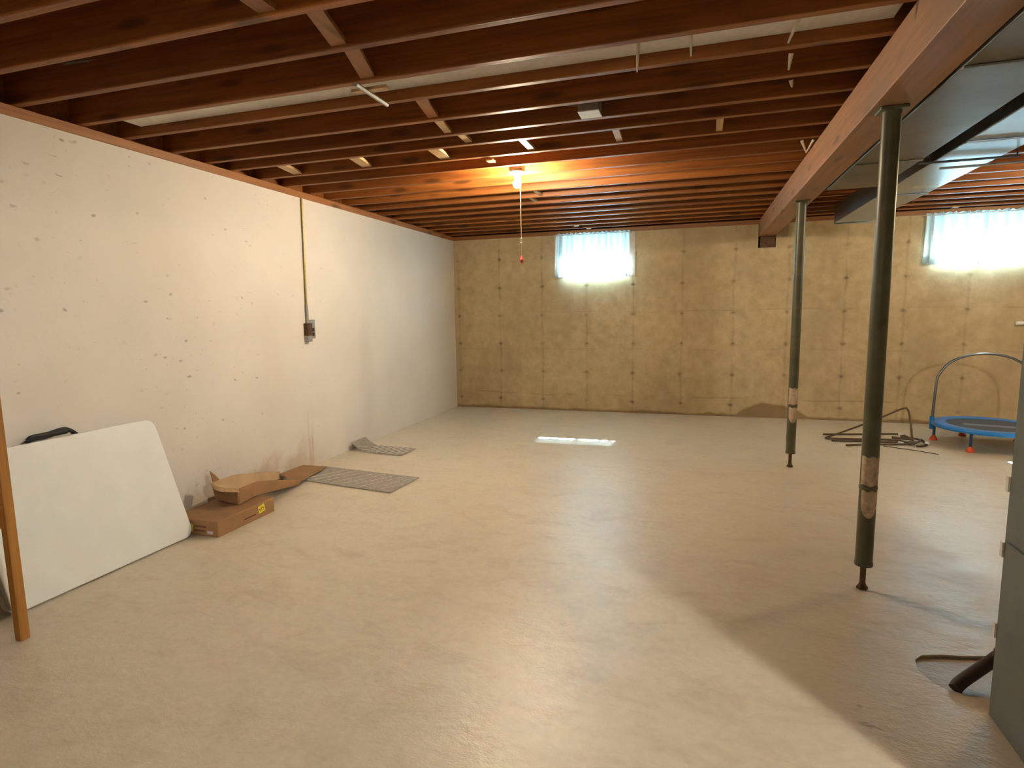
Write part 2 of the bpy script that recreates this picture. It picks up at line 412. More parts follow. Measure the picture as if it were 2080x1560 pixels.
# floor with a shallow broken-out patch near the furnace
pit = [(4.20,-5.50),(4.175,-5.42),(4.19,-5.35),(4.225,-5.31),(4.30,-5.285),(4.38,-5.272),(4.50,-5.235),(4.56,-5.30),(4.52,-5.42),(4.40,-5.51),(4.31,-5.545),(4.24,-5.53)]
bm = B()
outer = [bm.verts.new((x,y,0)) for x, y in ((-0.3,YF-0.2),(XR+0.2,YF-0.2),(XR+0.2,0.3),(-0.3,0.3))]
inner = [bm.verts.new((x,y,0)) for x, y in pit]
eds = [bm.edges.new((L[i], L[(i+1) % len(L)])) for L in (outer, inner) for i in range(len(L))]
bmesh.ops.triangle_fill(bm, edges=eds, use_beauty=True)
cx = sum(p[0] for p in pit)/len(pit); cy = sum(p[1] for p in pit)/len(pit)
def inside(p):
    c = False
    for (xa, ya), (xb, yb) in zip(pit, pit[1:]+pit[:1]):
        if (ya > p.y) != (yb > p.y) and p.x < (xb-xa)*(p.y-ya)/(yb-ya)+xa: c = not c
    return c
for f in [f for f in bm.faces if inside(f.calc_center_median())]: bm.faces.remove(f)
low = [bm.verts.new((cx+(x-cx)*0.985, cy+(y-cy)*0.985, -0.012)) for x, y in pit]
cen = bm.verts.new((cx, cy, -0.014))
n = len(pit)
for i in range(n):
    j = (i+1) % n
    bm.faces.new([inner[i], inner[j], low[j], low[i]]); bm.faces.new([low[i], low[j], cen])
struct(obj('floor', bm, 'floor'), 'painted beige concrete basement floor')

bm = B(); box(bm, -0.25, 0.0, YF-0.2, 0.25, 0, H); struct(obj('wall_left', bm, 'wleft'), 'white painted concrete wall on the left')
bm = B(); box(bm, XR, XR+0.2, YF-0.2, 0.25, 0, H); struct(obj('wall_right', bm, 'wback'), 'bare concrete wall beyond the right edge')
bm = B(); box(bm, 0, XR, YF-0.2, YF, 0, H); struct(obj('wall_front', bm, 'wback'), 'bare concrete wall behind the viewer')

W1 = (1.59, 2.475, 1.882, 2.40)       # window openings x0,x1,z0,z1
W2 = (5.89, 6.84, 1.90, 2.40)
PK = (4.055, 4.255, 2.115, 2.40)      # beam pocket
def wall_with_holes():
    bm = B(); D = 0.15
    holes = [(W1, D), (W2, D), (PK, 0.12)]
    xs = sorted({0.0, XR, *(h[0][0] for h in holes), *(h[0][1] for h in holes)})
    zs = sorted({0.0, H, *(h[0][2] for h in holes)})
    def inhole(x, z):
        for (a, b, c, d), dep in holes:
            if a < x < b and c < z < d: return dep
        return None
    V = {}
    def v(x, y, z):
        k = (round(x,4), round(y,4), round(z,4))
        if k not in V: V[k] = bm.verts.new(k)
        return V[k]
    for x0, x1 in zip(xs, xs[1:]):
        for z0, z1 in zip(zs, zs[1:]):
            h = inhole((x0+x1)/2, (z0+z1)/2)
            if h is None:
                bm.faces.new([v(x0,0,z0), v(x1,0,z0), v(x1,0,z1), v(x0,0,z1)])
            if h is None or h < D:
                bm.faces.new([v(x0,D,z0), v(x0,D,z1), v(x1,D,z1), v(x1,D,z0)])
            if h is not None and h < D:
                bm.faces.new([v(x0,h,z0), v(x1,h,z0), v(x1,h,z1), v(x0,h,z1)])
    for (a, b, c, d), h in holes:
        zz = [z for z in zs if c <= z <= d]; xx = [x for x in xs if a <= x <= b]
        for z0, z1 in zip(zz, zz[1:]):
            bm.faces.new([v(a,0,z0), v(a,0,z1), v(a,h,z1), v(a,h,z0)]); bm.faces.new([v(b,0,z0), v(b,h,z0), v(b,h,z1), v(b,0,z1)])
        for x0, x1 in zip(xx, xx[1:]):
            bm.faces.new([v(x0,0,c), v(x0,h,c), v(x1,h,c), v(x1,0,c)])
    return bm
struct(obj('wall_back', wall_with_holes(), 'wback'), 'bare tan concrete wall with form marks at the back')

# sill plates on top of the walls, rim joists closing the box above them
bm = B(); box(bm, -0.25, 0.012, YF-0.2, 0.25, H, ZJ); struct(obj('trim_1', bm, 'plate', bevel=0.003), 'wooden sill plate along the top of the white wall')
bm = B(); box(bm, 0.012, XR, -0.006, 0.25, H, ZJ); struct(obj('trim_2', bm, 'platex', bevel=0.003), 'wooden sill plate along the top of the back wall')
bm = B(); box(bm, XR, XR+0.2, YF-0.2, 0.25, H, ZJ); box(bm, 0.012, XR, YF-0.2, YF, H, ZJ); struct(obj('trim_3', bm, 'plate'), 'sill plate on the walls out of view')

# ceiling: subfloor with joists, rim, blocking as its pieces
bm = B(); box(bm, -0.25, XR+0.2, YF-0.2, 0.25, ZT, ZT+0.03)
ceil = struct(obj('ceiling', bm, 'subfloor'), 'underside of the floor above on open wooden joists')
JY = [-5.927,-5.618,-5.292,-5.018,-4.687,-4.403,-4.173,-3.86,-3.567,-3.254,-2.958,-2.646,-2.328,-2.005,-1.69,-1.364,-1.06,-0.742,-0.435,-0.135]
JALL = [-5.927 - 0.305*k for k in range(16, 0, -1)] + JY
JT = 0.038
def joist_mesh(x0, x1):
    bm = B(); box(bm, x0, x1, -JT, 0, ZJ+0.0006, ZT-0.0005)
    bmesh.ops.bevel(bm, geom=[e for e in bm.edges if abs(e.verts[0].co.x-e.verts[1].co.x) > 1], offset=0.003, segments=1, affect='EDGES')
    bmesh.ops.recalc_face_normals(bm, faces=bm.faces)
    me = bpy.data.meshes.new('joist'); bm.to_mesh(me); bm.free(); me.materials.append(M['joist']); return me
JL, JR = joist_mesh(-0.09, 4.225), joist_mesh(4.075, XR-0.02)
for y in JALL:
    o = bpy.data.objects.new('joist', JL); COL.objects.link(o); o.location = (0, y, 0); o.parent = ceil
    o = bpy.data.objects.new('joist', JR); COL.objects.link(o); o.location = (0, y+0.0395, 0); o.parent = ceil
for nm, bx_ in (('rim_joist', (-0.25,-0.21,YF,0.2,ZJ,ZT)), ('rim_joist', (-0.2,XR,0.21,0.25,ZJ,ZT)), ('rim_joist', (XR+0.1,XR+0.14,YF,0.2,ZJ,ZT)), ('rim_joist', (-0.2,XR,YF-0.2,YF-0.16,ZJ,ZT))):
    bm = B(); box(bm, *bx_); obj(nm, bm, 'joist', ceil)
# short fire-stop blocks between the joist ends above the white wall
for y0, y1 in zip(JY, JY[1:]):
    bm = B(); box(bm, -0.085, -0.047 + random.uniform(0, .03), y0+0.001, y1-JT-0.001, ZJ+0.001, ZT-0.02); obj('end_block', bm, 'joist', ceil)
# flat bridging boards: one row at mid span and a row of pale braces in one bay
def bridge(x0, x1, w, k, mat, drop=0.012, th=0.02, zup=None):
    """board across bay k..k+1 from x0 (near joist) to x1 (far joist)"""
    ya, yb = JY[k]+0.0005, JY[k+1]-JT-0.0005
    bm = B(); za = ZJ + drop; zb = za if zup is None else zup
    P = [(x0-w/2,ya,za),(x0+w/2,ya,za),(x1+w/2,yb,zb),(x1-w/2,yb,zb)]
    lo = [bm.verts.new(p) for p in P]; hi = [bm.verts.new((p[0],p[1],p[2]+th)) for p in P]
    bm.faces.new(lo[::-1]); bm.faces.new(hi)
    for i in range(4):
        j = (i+1) % 4; bm.faces.new([lo[i], lo[j], hi[j], hi[i]])
    return obj('bridging_board', bm, mat, ceil)
bm = B(); box(bm, 1.80, 1.875, JY[0]-.305+.001, JY[0]-JT-.001, ZJ+.012, ZJ+.032); obj('bridging_board', bm, 'plate', ceil)
bridge(2.00, 1.925, 0.070, 0, 'plate'); bridge(1.955, 1.86, 0.072, 1, 'plate')
bridge(1.97, 1.91, 0.062, 3, 'plate'); bridge(1.912, 1.875, 0.046, 4, 'pale_wood'); bridge(1.93, 1.92, 0.045, 5, 'pale_wood')
for x0, x1, ww in ((0.415,0.37,.075),(1.03,0.985,.08),(1.635,1.62,.08),(2.255,2.255,.045),(2.848,2.843,.040),(3.447,3.45,.038)):
    bridge(x0, x1, ww, 6, 'pale_wood', zup=ZJ+0.010)
bm = B(); box(bm, 1.86, 1.93, JY[6]+.001, JY[7]-JT-.001, ZJ+.08, ZT-.01); obj('solid_block', bm, 'plate', ceil)
bridge(1.918, 1.92, 0.035, 11, 'pale_wood'); bridge(1.785, 1.79, 0.03, 12, 'pale_wood')
# little plates and offcuts nailed under the joists
for x, y, sx, sy in ((1.923,-3.80,.05,.07),(1.88,-0.455,.055,.06),(1.985,-0.155,.055,.06),(6.03,-0.15,.06,.06),(3.90,-2.96,.0,.0)):
    if sx:
        bm = B(); box(bm, x-sx/2, x+sx/2, y-sy/2, y+sy/2, ZJ-0.012, ZJ-0.0005); obj('nailed_plate', bm, 'pale_wood', ceil)
bm = B(); tube(bm, [(1.795,-5.33,ZJ-.008),(1.797,-5.04,ZJ-.008)], 0.011, 6); obj('nailed_stick', bm, 'steel', ceil)
bm = B(); box(bm, 1.71, 1.90, -5.235, -5.205, ZJ-.002, ZJ+.012); obj('nailed_stick', bm, 'pale_wood', ceil)
for p, q in (((3.08,-5.20,ZJ+.05),(3.075,-5.19,ZJ-.07)),((3.29,-5.24,ZJ+.06),(3.295,-5.22,ZJ-.05)),((3.70,-5.25,ZJ+.05),(3.66,-5.19,ZJ-.04)),((3.70,-4.98,ZJ+.0),(3.695,-4.96,ZJ-.06)),((3.745,-4.66,ZJ),(3.752,-4.65,ZJ-.03)),((3.99,-3.40,ZJ+.03),(4.03,-3.33,ZJ-.03)),((4.06,-3.42,ZJ+.03),(4.03,-3.33,ZJ-.03))):
    bm = B(); tube(bm, [p, q], [0.011, 0.004], 6); obj('pipe_hook', bm, 'porc', ceil)

# main beam
bm = B(); box(bm, 4.062, 4.242, YF+0.02, 0.10, 2.2508, ZJ-0.0005)
beam = tag(obj('support_beam', bm, 'beam', bevel=0.004), 'heavy built-up wooden beam resting on the two steel posts', 'beam')

bm = B(); box(bm, 4.078, 4.248, 0.004, 0.10, 2.1155, 2.250); obj('pocket_shade_block', bm, 'rust', beam, bevel=0.003)  # dark block added so the beam pocket reads as a shaded recess

# ------------------------------------------------------------------ windows and curtains
def window(idx, Wd, label):
    x0, x1, z0, z1 = Wd; y = 0.085
    e = bpy.data.objects.new('window_%d' % idx, None); COL.objects.link(e); e.location = ((x0+x1)/2, y, z0); struct(e, label)
    fw = 0.032
    for a in ((x0,x1,z0,z0+fw),(x0,x1,z1-fw,z1),(x0,x0+fw,z0+fw,z1-fw),(x1-fw,x1,z0+fw,z1-fw)):
        bm = B(); box(bm, a[0]+.001, a[1]-.001, y, y+0.05, a[2]+.001, a[3]-.001); part('sash_rail', bm, 'sash', e)
    bm = B(); box(bm, (x0+x1)/2-.012, (x0+x1)/2+.012, y+.01, y+.04, z0+fw, z1-fw); part('mullion', bm, 'sash', e)
    for s in (0, 1):
        xa = x0+fw if s == 0 else (x0+x1)/2+.012; xb = (x0+x1)/2-.012 if s == 0 else x1-fw
        bm = B(); box(bm, xa, xb, y+.022, y+.027, z0+fw, z1-fw); part('pane', bm, 'glass', e)
    # flat wooden casing set around the opening on the room side
    t = 0.10 if idx == 1 else 0.06
    for nm, a in (('casing_board', (x0-t,x0,z0-.05,z1)), ('casing_board', (x1,x1+t,z0-.05,z1)), ('casing_board', (x0,x1,z0-.05,z0))):
        bm = B(); box(bm, a[0]+.0005, a[1]-.0005, -0.008, 0.012, a[2], a[3]-.0005); part(nm, bm, 'frame', e)
    return e
window(1, W1, 'small basement window behind the middle curtain'); window(2, W2, 'small basement window behind the right hand curtain')

def curtain(name, x0, x1, zt, zb, yb, label, seed, hemh):
    rnd = random.Random(seed)
    e = thing(name, label, 'curtain', 'sheer curtains on the basement windows', ((x0+x1)/2, yb, zb))
    nx, nz = 220, 22
    ph = [rnd.uniform(0, 6.28) for _ in range(6)]
    def fold(u, t):                       # u across, t 0 top .. 1 bottom
        a = 0.016 + 0.014*t
        d = a*(math.sin(2*math.pi*11*u + ph[0] + 1.3*math.sin(2*math.pi*2*u+ph[1])) + 0.5*math.sin(2*math.pi*19*u + ph[2] + 0.8*t))
        return d + 0.006*math.sin(2*math.pi*3*u+ph[3])*t
    bm = B(); g = []
    for i in range(nx+1):
        u = i/nx; row = []
        for k in range(nz+1):
            t = k/nz
            flare = 0.012*(t-0.2)
            x = x0 + (x1-x0)*u + (u-0.5)*2*flare + 0.006*math.sin(9*u+ph[4])*t
            hem = zb + 0.006*math.sin(2*math.pi*5*u+ph[5]) + 0.004*math.sin(2*math.pi*13*u)
            z = zt + (hem-zt)*t
            row.append(bm.verts.new((x, yb + fold(u, t), z)))
        g.append(row)
    for i in range(nx):
        for k in range(nz):
            bm.faces.new([g[i][k], g[i+1][k], g[i+1][k+1], g[i][k+1]])
    part('fabric_panel', bm, 'curtain', e, smooth=True)
    # doubled hem
    bm = B(); g = []
    for i in range(nx+1):
        u = i/nx; row = []
        for k in range(3):
            t = 1 - hemh/(zt-zb)*(1-k/2)
            flare = 0.012*(t-0.2)
            x = x0 + (x1-x0)*u + (u-0.5)*2*flare + 0.006*math.sin(9*u+ph[4])*t
            hem = zb + 0.006*math.sin(2*math.pi*5*u+ph[5]) + 0.004*math.sin(2*math.pi*13*u)
            row.append(bm.verts.new((x, yb + fold(u, t) - 0.003, zt + (hem-zt)*t)))
        g.append(row)
    for i in range(nx):
        for k in range(2): bm.faces.new([g[i][k], g[i+1][k], g[i+1][k+1], g[i][k+1]])
    part('hem', bm, 'curtain', e, smooth=True)
    # gathered heading above the rod
    bm = B(); g = []
    for i in range(nx+1):
        u = i/nx
        row = [bm.verts.new((x0+(x1-x0)*u, yb + fold(u,0)*1.3, zt)), bm.verts.new((x0+(x1-x0)*u, yb + fold(u,0)*1.6 - 0.004, zt + 0.022 + 0.006*math.sin(2*math.pi*17*u+ph[2])))]
        g.append(row)
    for i in range(nx): bm.faces.new([g[i][0], g[i+1][0], g[i+1][1], g[i][1]])
    part('heading', bm, 'curtain', e, smooth=True)
    bm = B(); tube(bm, [(x0-0.02,-0.006,zt),(x0-0.02,yb,zt),(x1+0.02,yb,zt),(x1+0.02,-0.006,zt)], 0.006, 8); part('curtain_rod', bm, 'porc', e, smooth=True)
    return e
curtain('window_curtain', 1.515, 2.50, 2.385, 1.826, -0.062, 'white sheer curtain glowing on the middle basement window above the bare floor', 3, 0.03)
curtain('window_curtain', 5.80, 6.92, 2.385, 1.846, -0.062, 'white sheer curtain with deep hem on the window above the trampoline', 8, 0.075)

# ------------------------------------------------------------------ lamps
def lamp(x, y, mat, label, chain=True, group='bare pull-chain bulbs', br=0.031):
    e = thing('ceiling_lamp', label, 'lamp', group, (x, y, ZJ))
    bm = B(); lathe(bm, [(0.058,-0.001),(0.062,-0.008),(0.060,-0.016),(0.042,-0.024),(0.026,-0.032),(0.024,-0.050),(0.019,-0.052)], (x,y,ZJ), 28); part('porcelain_base', bm, 'porc', e, smooth=True)
    bm = B()
    prof = [(0.0135,-0.050),(0.014,-0.066)] + [(br*math.sin(t), -0.069 - br + br*math.cos(t)) for t in [0.5 + (math.pi-0.5)*k/12 for k in range(13)]]
    prof[-1] = (0.0003, prof[-1][1])
    lathe(bm, prof, (x,y,ZJ), 24); part('bulb', bm, mat, e, smooth=True)
    bm = B(); box(bm, x-.05, x+.05, y-.05, y+.05, ZJ+0.001, ZJ+.045)
    part('junction_box', bm, 'steel', e)
    if chain:
        bm = B(); tube(bm, [(x+.026,y,ZJ-.045),(x+.027,y,ZJ-.30),(x+.029,y,1.93)], 0.0028, 6); part('pull_cord', bm, 'chain', e, smooth=True)
        bm = B(); lathe(bm, [(0.001,0.03),(0.007,0.022),(0.005,0.0),(0.008,-0.012),(0.001,-0.02)], (x+.029,y,1.92), 10); part('cord_connector', bm, 'porc', e, smooth=True)
        bm = B(); tube(bm, [(x+.029,y,1.90),(x+.029,y,1.80)], 0.002, 5); part('cord_end', bm, 'chain', e)
        bm = B(); lathe(bm, [(0.002,0.035),(0.008,0.02),(0.016,0.0),(0.017,-0.012),(0.010,-0.028),(0.001,-0.034)], (x+.03,y,1.785), 14); part('pull_knob', bm, 'red', e, smooth=True)
    return e
lamp(2.007, -3.437, 'bulb_warm', 'lit bare bulb in white porcelain holder with long cord and red pull')
lamp(6.76, -2.42, 'bulb_right', 'lit bare bulb beyond the ducts on the right', False)
lamp(5.60, -8.05, 'bulb_cool', 'lit globe bulb behind the furnace out of view', False, br=0.10)
lamp(1.25, -9.40, 'bulb_soft', 'lit bare bulb behind the viewer out of view', False)

# ------------------------------------------------------------------ steel posts
def post(x, y, label, zl):
    e = thing('steel_post', label, 'post', 'steel support posts', (x, y, 0)); r = 0.038; zt = 2.2500
    bm = B(); tube(bm, [(x,y,0.125),(x,y,zt-0.012)], r, 28); part('column_tube', bm, 'post', e, smooth=True)
    bm = B(); lathe(bm, [(r+.0015,0),(r+.003,0.004),(r+.003,0.016),(r+.0005,0.02)], (x,y,0.122), 28); part('bottom_collar', bm, 'post', e, smooth=True)
    bm = B(); tube(bm, [(x,y,0.012),(x,y,0.125)], 0.0135, 12); part('jack_screw', bm, 'rust', e, smooth=True)
    bm = B(); lathe(bm, [(0.026,0.0005),(0.026,0.010),(0.017,0.022),(0.015,0.03)], (x,y,0), 6); part('base_nut', bm, 'rust', e)
    bm = B(); box(bm, x-.055, x+.055, y-.05, y+.05, zt-0.012, zt-0.0005); part('top_plate', bm, 'post', e, bevel=0.002)
    ca = math.atan2(CAM.y-y, CAM.x-x)
    def label_patch(z0, z1, a0, a1, point):
        bm = B(); g = []; n = 14
        for i in range(n+1):
            t = i/n; a = ca + a0 + (a1-a0)*t
            zb = z0 + (0.05*abs(2*t-1)**2.2 if point else 0.004*math.sin(9*t)) ; zq = z1 + 0.004*math.sin(13*t)
            g.append([bm.verts.new((x+(r+.0012)*math.cos(a), y+(r+.0012)*math.sin(a), z)) for z in (zb, (zb+zq)/2, zq)])
        for i in range(n):
            for k in range(2): bm.faces.new([g[i][k], g[i+1][k], g[i+1][k+1], g[i][k+1]])
        part('paper_label', bm, 'paper', e, smooth=True)
    label_patch(zl+0.015, zl+0.155, -0.95, 1.2, False)
    label_patch(zl-0.145, zl-0.012, -0.75, 1.2, True)
    bm = B(); lathe(bm, [(r+.0005,-.006),(r+.0025,-.004),(r+.0025,.004),(r+.0005,.006)], (x,y,zl), 28); part('adjusting_band', bm, 'post', e, smooth=True)
    return e
post(4.150, -4.751, 'dark green steel post nearest the viewer with torn paper labels', 0.515)
post(4.154, -2.425, 'dark green steel post farther back toward the bare wall', 0.54)

# ------------------------------------------------------------------ ducts
e = thing('supply_duct', 'flat grey sheet metal duct running beside the wooden beam', 'duct', None, (4.42, -6.0, 2.24))
bm = B(); box(bm, 4.247, 4.600, -9.5, -2.90, 2.24, 2.44); part('duct_shell', bm, 'ductA', e, bevel=0.004)
for y in (-3.70, -5.21, -6.72, -8.2):
    bm = B(); box(bm, 4.245, 4.603, y-.012, y+.012, 2.232, 2.24); part('drive_cleat', bm, 'ductA', e, bevel=0.002)
e = thing('return_duct', 'long bluish galvanised duct ending short of the back wall', 'duct', None, (4.9, -5.0, 2.27))
bm = B(); box(bm, 4.738, 5.083, -9.5, -0.70, 2.27, 2.452); part('duct_shell', bm, 'ductB', e, bevel=0.005)
for y in (-0.72, -2.30, -3.92, -5.5, -7.0):
    bm = B(); box(bm, 4.734, 5.087, y-.014, y+.014, 2.261, 2.27); part('drive_cleat', bm, 'ductB', e, bevel=0.002)
bm = B(); box(bm, 4.62, 5.12, -3.61, -3.58, 2.235, 2.243); tube(bm, [(5.11,-3.595,2.24),(5.11,-3.595,ZJ)], 0.004, 6); tube(bm, [(4.67,-3.595,2.24),(4.67,-3.595,ZJ)], 0.004, 6); part('hanger_bar', bm, 'dark', e)
bm = B(); tube(bm, smooth_path([(4.80,-3.37,2.245),(5.3,-3.36,2.25),(6.2,-3.34,2.27),(7.5,-3.33,2.30)], 5), 0.008, 8)
tag(obj('water_pipe', bm, 'steel', smooth=True), 'thin grey pipe crossing under the bluish duct', 'pipe')
# sheet metal duct set up inside one joist bay
zb = 2.505
bm = B(); box(bm, 0.16, 4.055, JY[2]+0.002, JY[3]-JT-0.002, zb, zb+0.16)
tag(obj('joist_bay_duct', bm, 'baypan', bevel=0.003), 'pale metal duct tucked up between two ceiling joists', 'duct')
bm = B(); tube(bm, smooth_path([(0.4,-5.66,2.60),(1.0,-5.63,2.585),(1.55,-5.635,2.60),(1.62,-5.64,2.64)], 5), 0.008, 6)
tag(obj('electric_cable', bm, 'cable', smooth=True), 'dark cable run along a joist near the ceiling bridging', 'cable')
# junction box fixed between joists
e = thing('ceiling_junction_box', 'square metal junction box with white cover between the ceiling joists', 'junction box', None, (2.755,-4.46,ZJ))
bm = B(); box(bm, 2.70, 2.81, JY[4]+.12, JY[5]-JT-.001, ZJ+0.006, ZJ+0.09); part('box_body', bm, 'steel', e, bevel=0.003)
bm = B(); box(bm, 2.697, 2.813, JY[4]+.12, JY[5]-JT-.003, ZJ, ZJ+0.006); part('cover_plate', bm, 'white', e, bevel=0.002)
bm = B(); tube(bm, smooth_path([(2.70,-4.52,ZJ+.05),(2.55,-4.53,ZJ+.07),(2.3,-4.48,ZJ+.10),(2.1,-4.45,ZJ+.12)], 5), 0.006, 6); part('cable', bm, 'cable', e, smooth=True)

# ------------------------------------------------------------------ furnace at the right edge
e = thing('furnace', 'tall grey metal furnace cabinet at the right edge', 'furnace', None, (4.7, -6.0, 0))
bm = B(); box(bm, 4.312, 5.05, -6.42, -5.64, 0.0, 1.55); part('cabinet', bm, 'furn', e, bevel=0.006)
bm = B(); box(bm, 4.36, 5.02, -6.40, -5.66, 1.55, 2.235); part('plenum', bm, 'ductA', e, bevel=0.004)
for z0, z1 in ((0.06, 0.62), (0.66, 1.5)):
    bm = B(); box(bm, 4.304, 4.312, -6.39, -5.67, z0, z1); part('side_panel', bm, 'furn', e, bevel=0.002)
for z in (0.28, 0.56, 0.78):
    bm = B(); box(bm, 4.306, 4.318, -5.646, -5.630, z, z+.05); part('panel_tab', bm, 'white', e)
bm = B(); tube(bm, smooth_path([(4.262,-5.520,0.004),(4.285,-5.50,0.02),(4.37,-5.44,0.055),(4.42,-5.41,0.08),(4.46,-5.40,0.12)], 5), 0.022, 10); tube(bm, [(4.44,-5.405,0.095),(4.48,-5.39,0.14)], 0.027, 10)
tag(obj('drain_pipe', bm, 'pipe_dark', smooth=True), 'dark drain pipe rising from the broken floor patch', 'pipe')

# ------------------------------------------------------------------ folding table leaning on the white wall
tv = Vector((-0.252, 0.0, 0.735)).normalized(); tn = Vector((tv.z, 0, -tv.x)).normalized()   # up the slope, outward normal
L0 = Vector((0.340, -6.04, 0.009)); TL, TW = 0.945, 0.780
e = thing('folding_table', 'white plastic folding table folded in half, leaning on the white wall', 'table', None, tuple(L0))
def slab(off, th, inset, r=0.06, u0=0.0, u1=TL):
    bm = B(); pts = []
    corners = [(u0+inset+r, inset+r, math.pi, 1.5*math.pi), (u1-inset-r, inset+r, 1.5*math.pi, 2*math.pi), (u1-inset-r, TW-inset-r, 0, .5*math.pi), (u0+inset+r, TW-inset-r, .5*math.pi, math.pi)]
    for cu, cv, a0, a1 in corners:
        for k in range(7):
            a = a0+(a1-a0)*k/6; pts.append((cu+r*math.cos(a), cv+r*math.sin(a)))
    def P(u, v, d): return L0 + Vector((0,1,0))*u + tv*v + tn*d
    fr = [bm.verts.new(P(u, v, off)) for u, v in pts]; bk = [bm.verts.new(P(u, v, off-th)) for u, v in pts]
    bm.faces.new(fr); bm.faces.new(bk[::-1]); n = len(pts)
    for i in range(n): bm.faces.new([fr[i], bk[i], bk[(i+1) % n], fr[(i+1) % n]])
    return bm
part('front_half', slab(0.0, 0.030, 0.0, 0.06, -0.08), 'table', e, bevel=0.005)
part('rear_half', slab(-0.036, 0.030, -0.004, 0.06, -0.08), 'table', e, bevel=0.005)
hb = L0 + tv*(TW+0.004) - tn*0.033
bm = B()
for dy, dz in ((0.0, 0.0), (0.012, 0.012)):
    pts = [hb+Vector((0.01,0.225+dy,0.004+dz)), hb+Vector((.02,0.25,0.020+dz)), hb+Vector((.012,0.33,0.020+dz)), hb+Vector((0,0.42,0.028+dz)), hb+Vector((0.01,0.455,0.024)), hb+Vector((0,0.478+dy,-0.004))]
    tube(bm, smooth_path(pts, 5), 0.011, 8)
part('carry_handle', bm, 'black', e, smooth=True)
bm = B(); box(bm, hb.x-.014, hb.x+.022, hb.y+.29, hb.y+.44, hb.z+.012, hb.z+.040); part('handle_grip', bm, 'black', e, bevel=0.012)

# ------------------------------------------------------------------ cardboard boxes
e = thing('cardboard_box', 'flat closed cardboard box with yellow stickers on the floor', 'box', None, (0.36,-4.83,0))
bx0, bx1, by0, by1, bh = 0.145, 0.520, -5.085, -4.575, 0.100
bm = B(); box(bm, bx0, bx1, by0, by1, 0.001, bh); part('carton', bm, 'card', e, bevel=0.004)
bm = B(); box(bm, bx0+.002, bx1-.001, by0+.002, (by0+by1)/2-.002, bh-.001, bh+.003); part('top_flap', bm, 'card', e)
bm = B(); box(bm, bx0+.002, bx1-.001, (by0+by1)/2+.002, by1-.002, bh-.001, bh+.003); part('top_flap', bm, 'card', e)
st = thing  # stickers sit flat on the carton
def sticker(o, ux, uy, s, nrm, rot, mat='yellow', marks=True):
    o = Vector(o); ux = Vector(ux); uy = Vector(uy); nrm = Vector(nrm)
    def q(bm, x0, x1, y0, y1, d):
        c, s_ = math.cos(rot), math.sin(rot); vv = []
        for dd in (0.0, d):
            for x, y in ((x0,y0),(x1,y0),(x1,y1),(x0,y1)):
                vv.append(bm.verts.new(o + ux*(x*c-y*s_) + uy*(x*s_+y*c) + nrm*(0.0004+dd)))
        for f in ((0,3,2,1),(4,5,6,7),(0,1,5,4),(1,2,6,5),(2,3,7,6),(3,0,4,7)): bm.faces.new([vv[i] for i in f])
    bm = B(); q(bm, -s[0], s[0], -s[1], s[1], 0.001)
    o1 = part('sticker', bm, mat, e)
    if marks:
        bm = B()
        for x0, x1, y0, y1 in ((-.75,-.6,-.2,.35),(-.6,-.35,-.2,-.05),(-.35,-.22,-.2,.35),(-.1,.03,-.25,.35),(.03,.22,.2,.35),(.22,.34,-.05,.35),(.45,.58,-.25,.35),(.58,.78,-.25,-.12),(-.7,.7,-.6,-.5)):
            q(bm, x0*s[0], x1*s[0], y0*s[1], y1*s[1], 0.0016)
        o2 = obj('sticker_print', bm, 'print'); o2.parent = o1
    return o1
sticker((bx1, -4.70, 0.062), (0,1,0), (0,0,1), (0.030,0.025), (1,0,0), 0.18)
sticker((0.285, by0, 0.052), (1,0,0), (0,0,1), (0.036,0.024), (0,-1,0), -0.15)
bm = B(); box(bm, 0.335, 0.43, by0-.0012, by0, 0.058, 0.066); part('printed_line', bm, 'print', e)
bm = B(); box(bm, 0.33, 0.42, by0-.0012, by0, 0.030, 0.038); part('printed_line', bm, 'print', e)
bm = B(); box(bm, bx1, bx1+.0012, -4.86, -4.755, 0.036, 0.044); part('printed_line', bm, 'print', e)
bm = B(); box(bm, 0.435, 0.478, by0-.0014, by0, 0.018, 0.038)
part('round_label', bm, 'lilac', e)

e = thing('open_carton', 'open cardboard tray propped on the closed box with its flap on the mat', 'box', None, (0.3,-4.3,0.1))
def quadstrip(rows, th=0.004):
    bm = B(); up = []; 
    g = [[bm.verts.new(Vector(p)) for p in r] for r in rows]
    for a, b in zip(g, g[1:]):
        for k in range(len(a)-1): bm.faces.new([a[k], a[k+1], b[k+1], b[k]])
    bmesh.ops.recalc_face_normals(bm, faces=bm.faces)
    bmesh.ops.solidify(bm, geom=bm.faces[:], thickness=th)
    return bm
def lerp(a, b, t): return a+(b-a)*t
nb = 12
def sag(t): return 0.1125 if t < 0.28 else 0.1125 - (t-0.28)/0.72*0.0985
bot_r = [Vector((lerp(0.415,0.300,t), lerp(-4.79,-4.02,t), sag(t))) for t in [i/nb for i in range(nb+1)]]
bot_l = [Vector((lerp(0.185,0.060,t), lerp(-4.75,-3.93,t), sag(t)+0.004)) for t in [i/nb for i in range(nb+1)]]
part('tray_floor', quadstrip([bot_l, bot_r]), 'card_in', e)
top_r = [p + Vector((0.012, 0, lerp(0.112, 0.040, (i/nb)**1.3))) for i, p in enumerate(bot_r)]
top_l = [p + Vector((-0.02, 0, lerp(0.118, 0.060, (i/nb)**1.3))) for i, p in enumerate(bot_l)]
part('long_side', quadstrip([bot_r, top_r]), 'card', e); part('long_side', quadstrip([bot_l, top_l]), 'card_in', e)
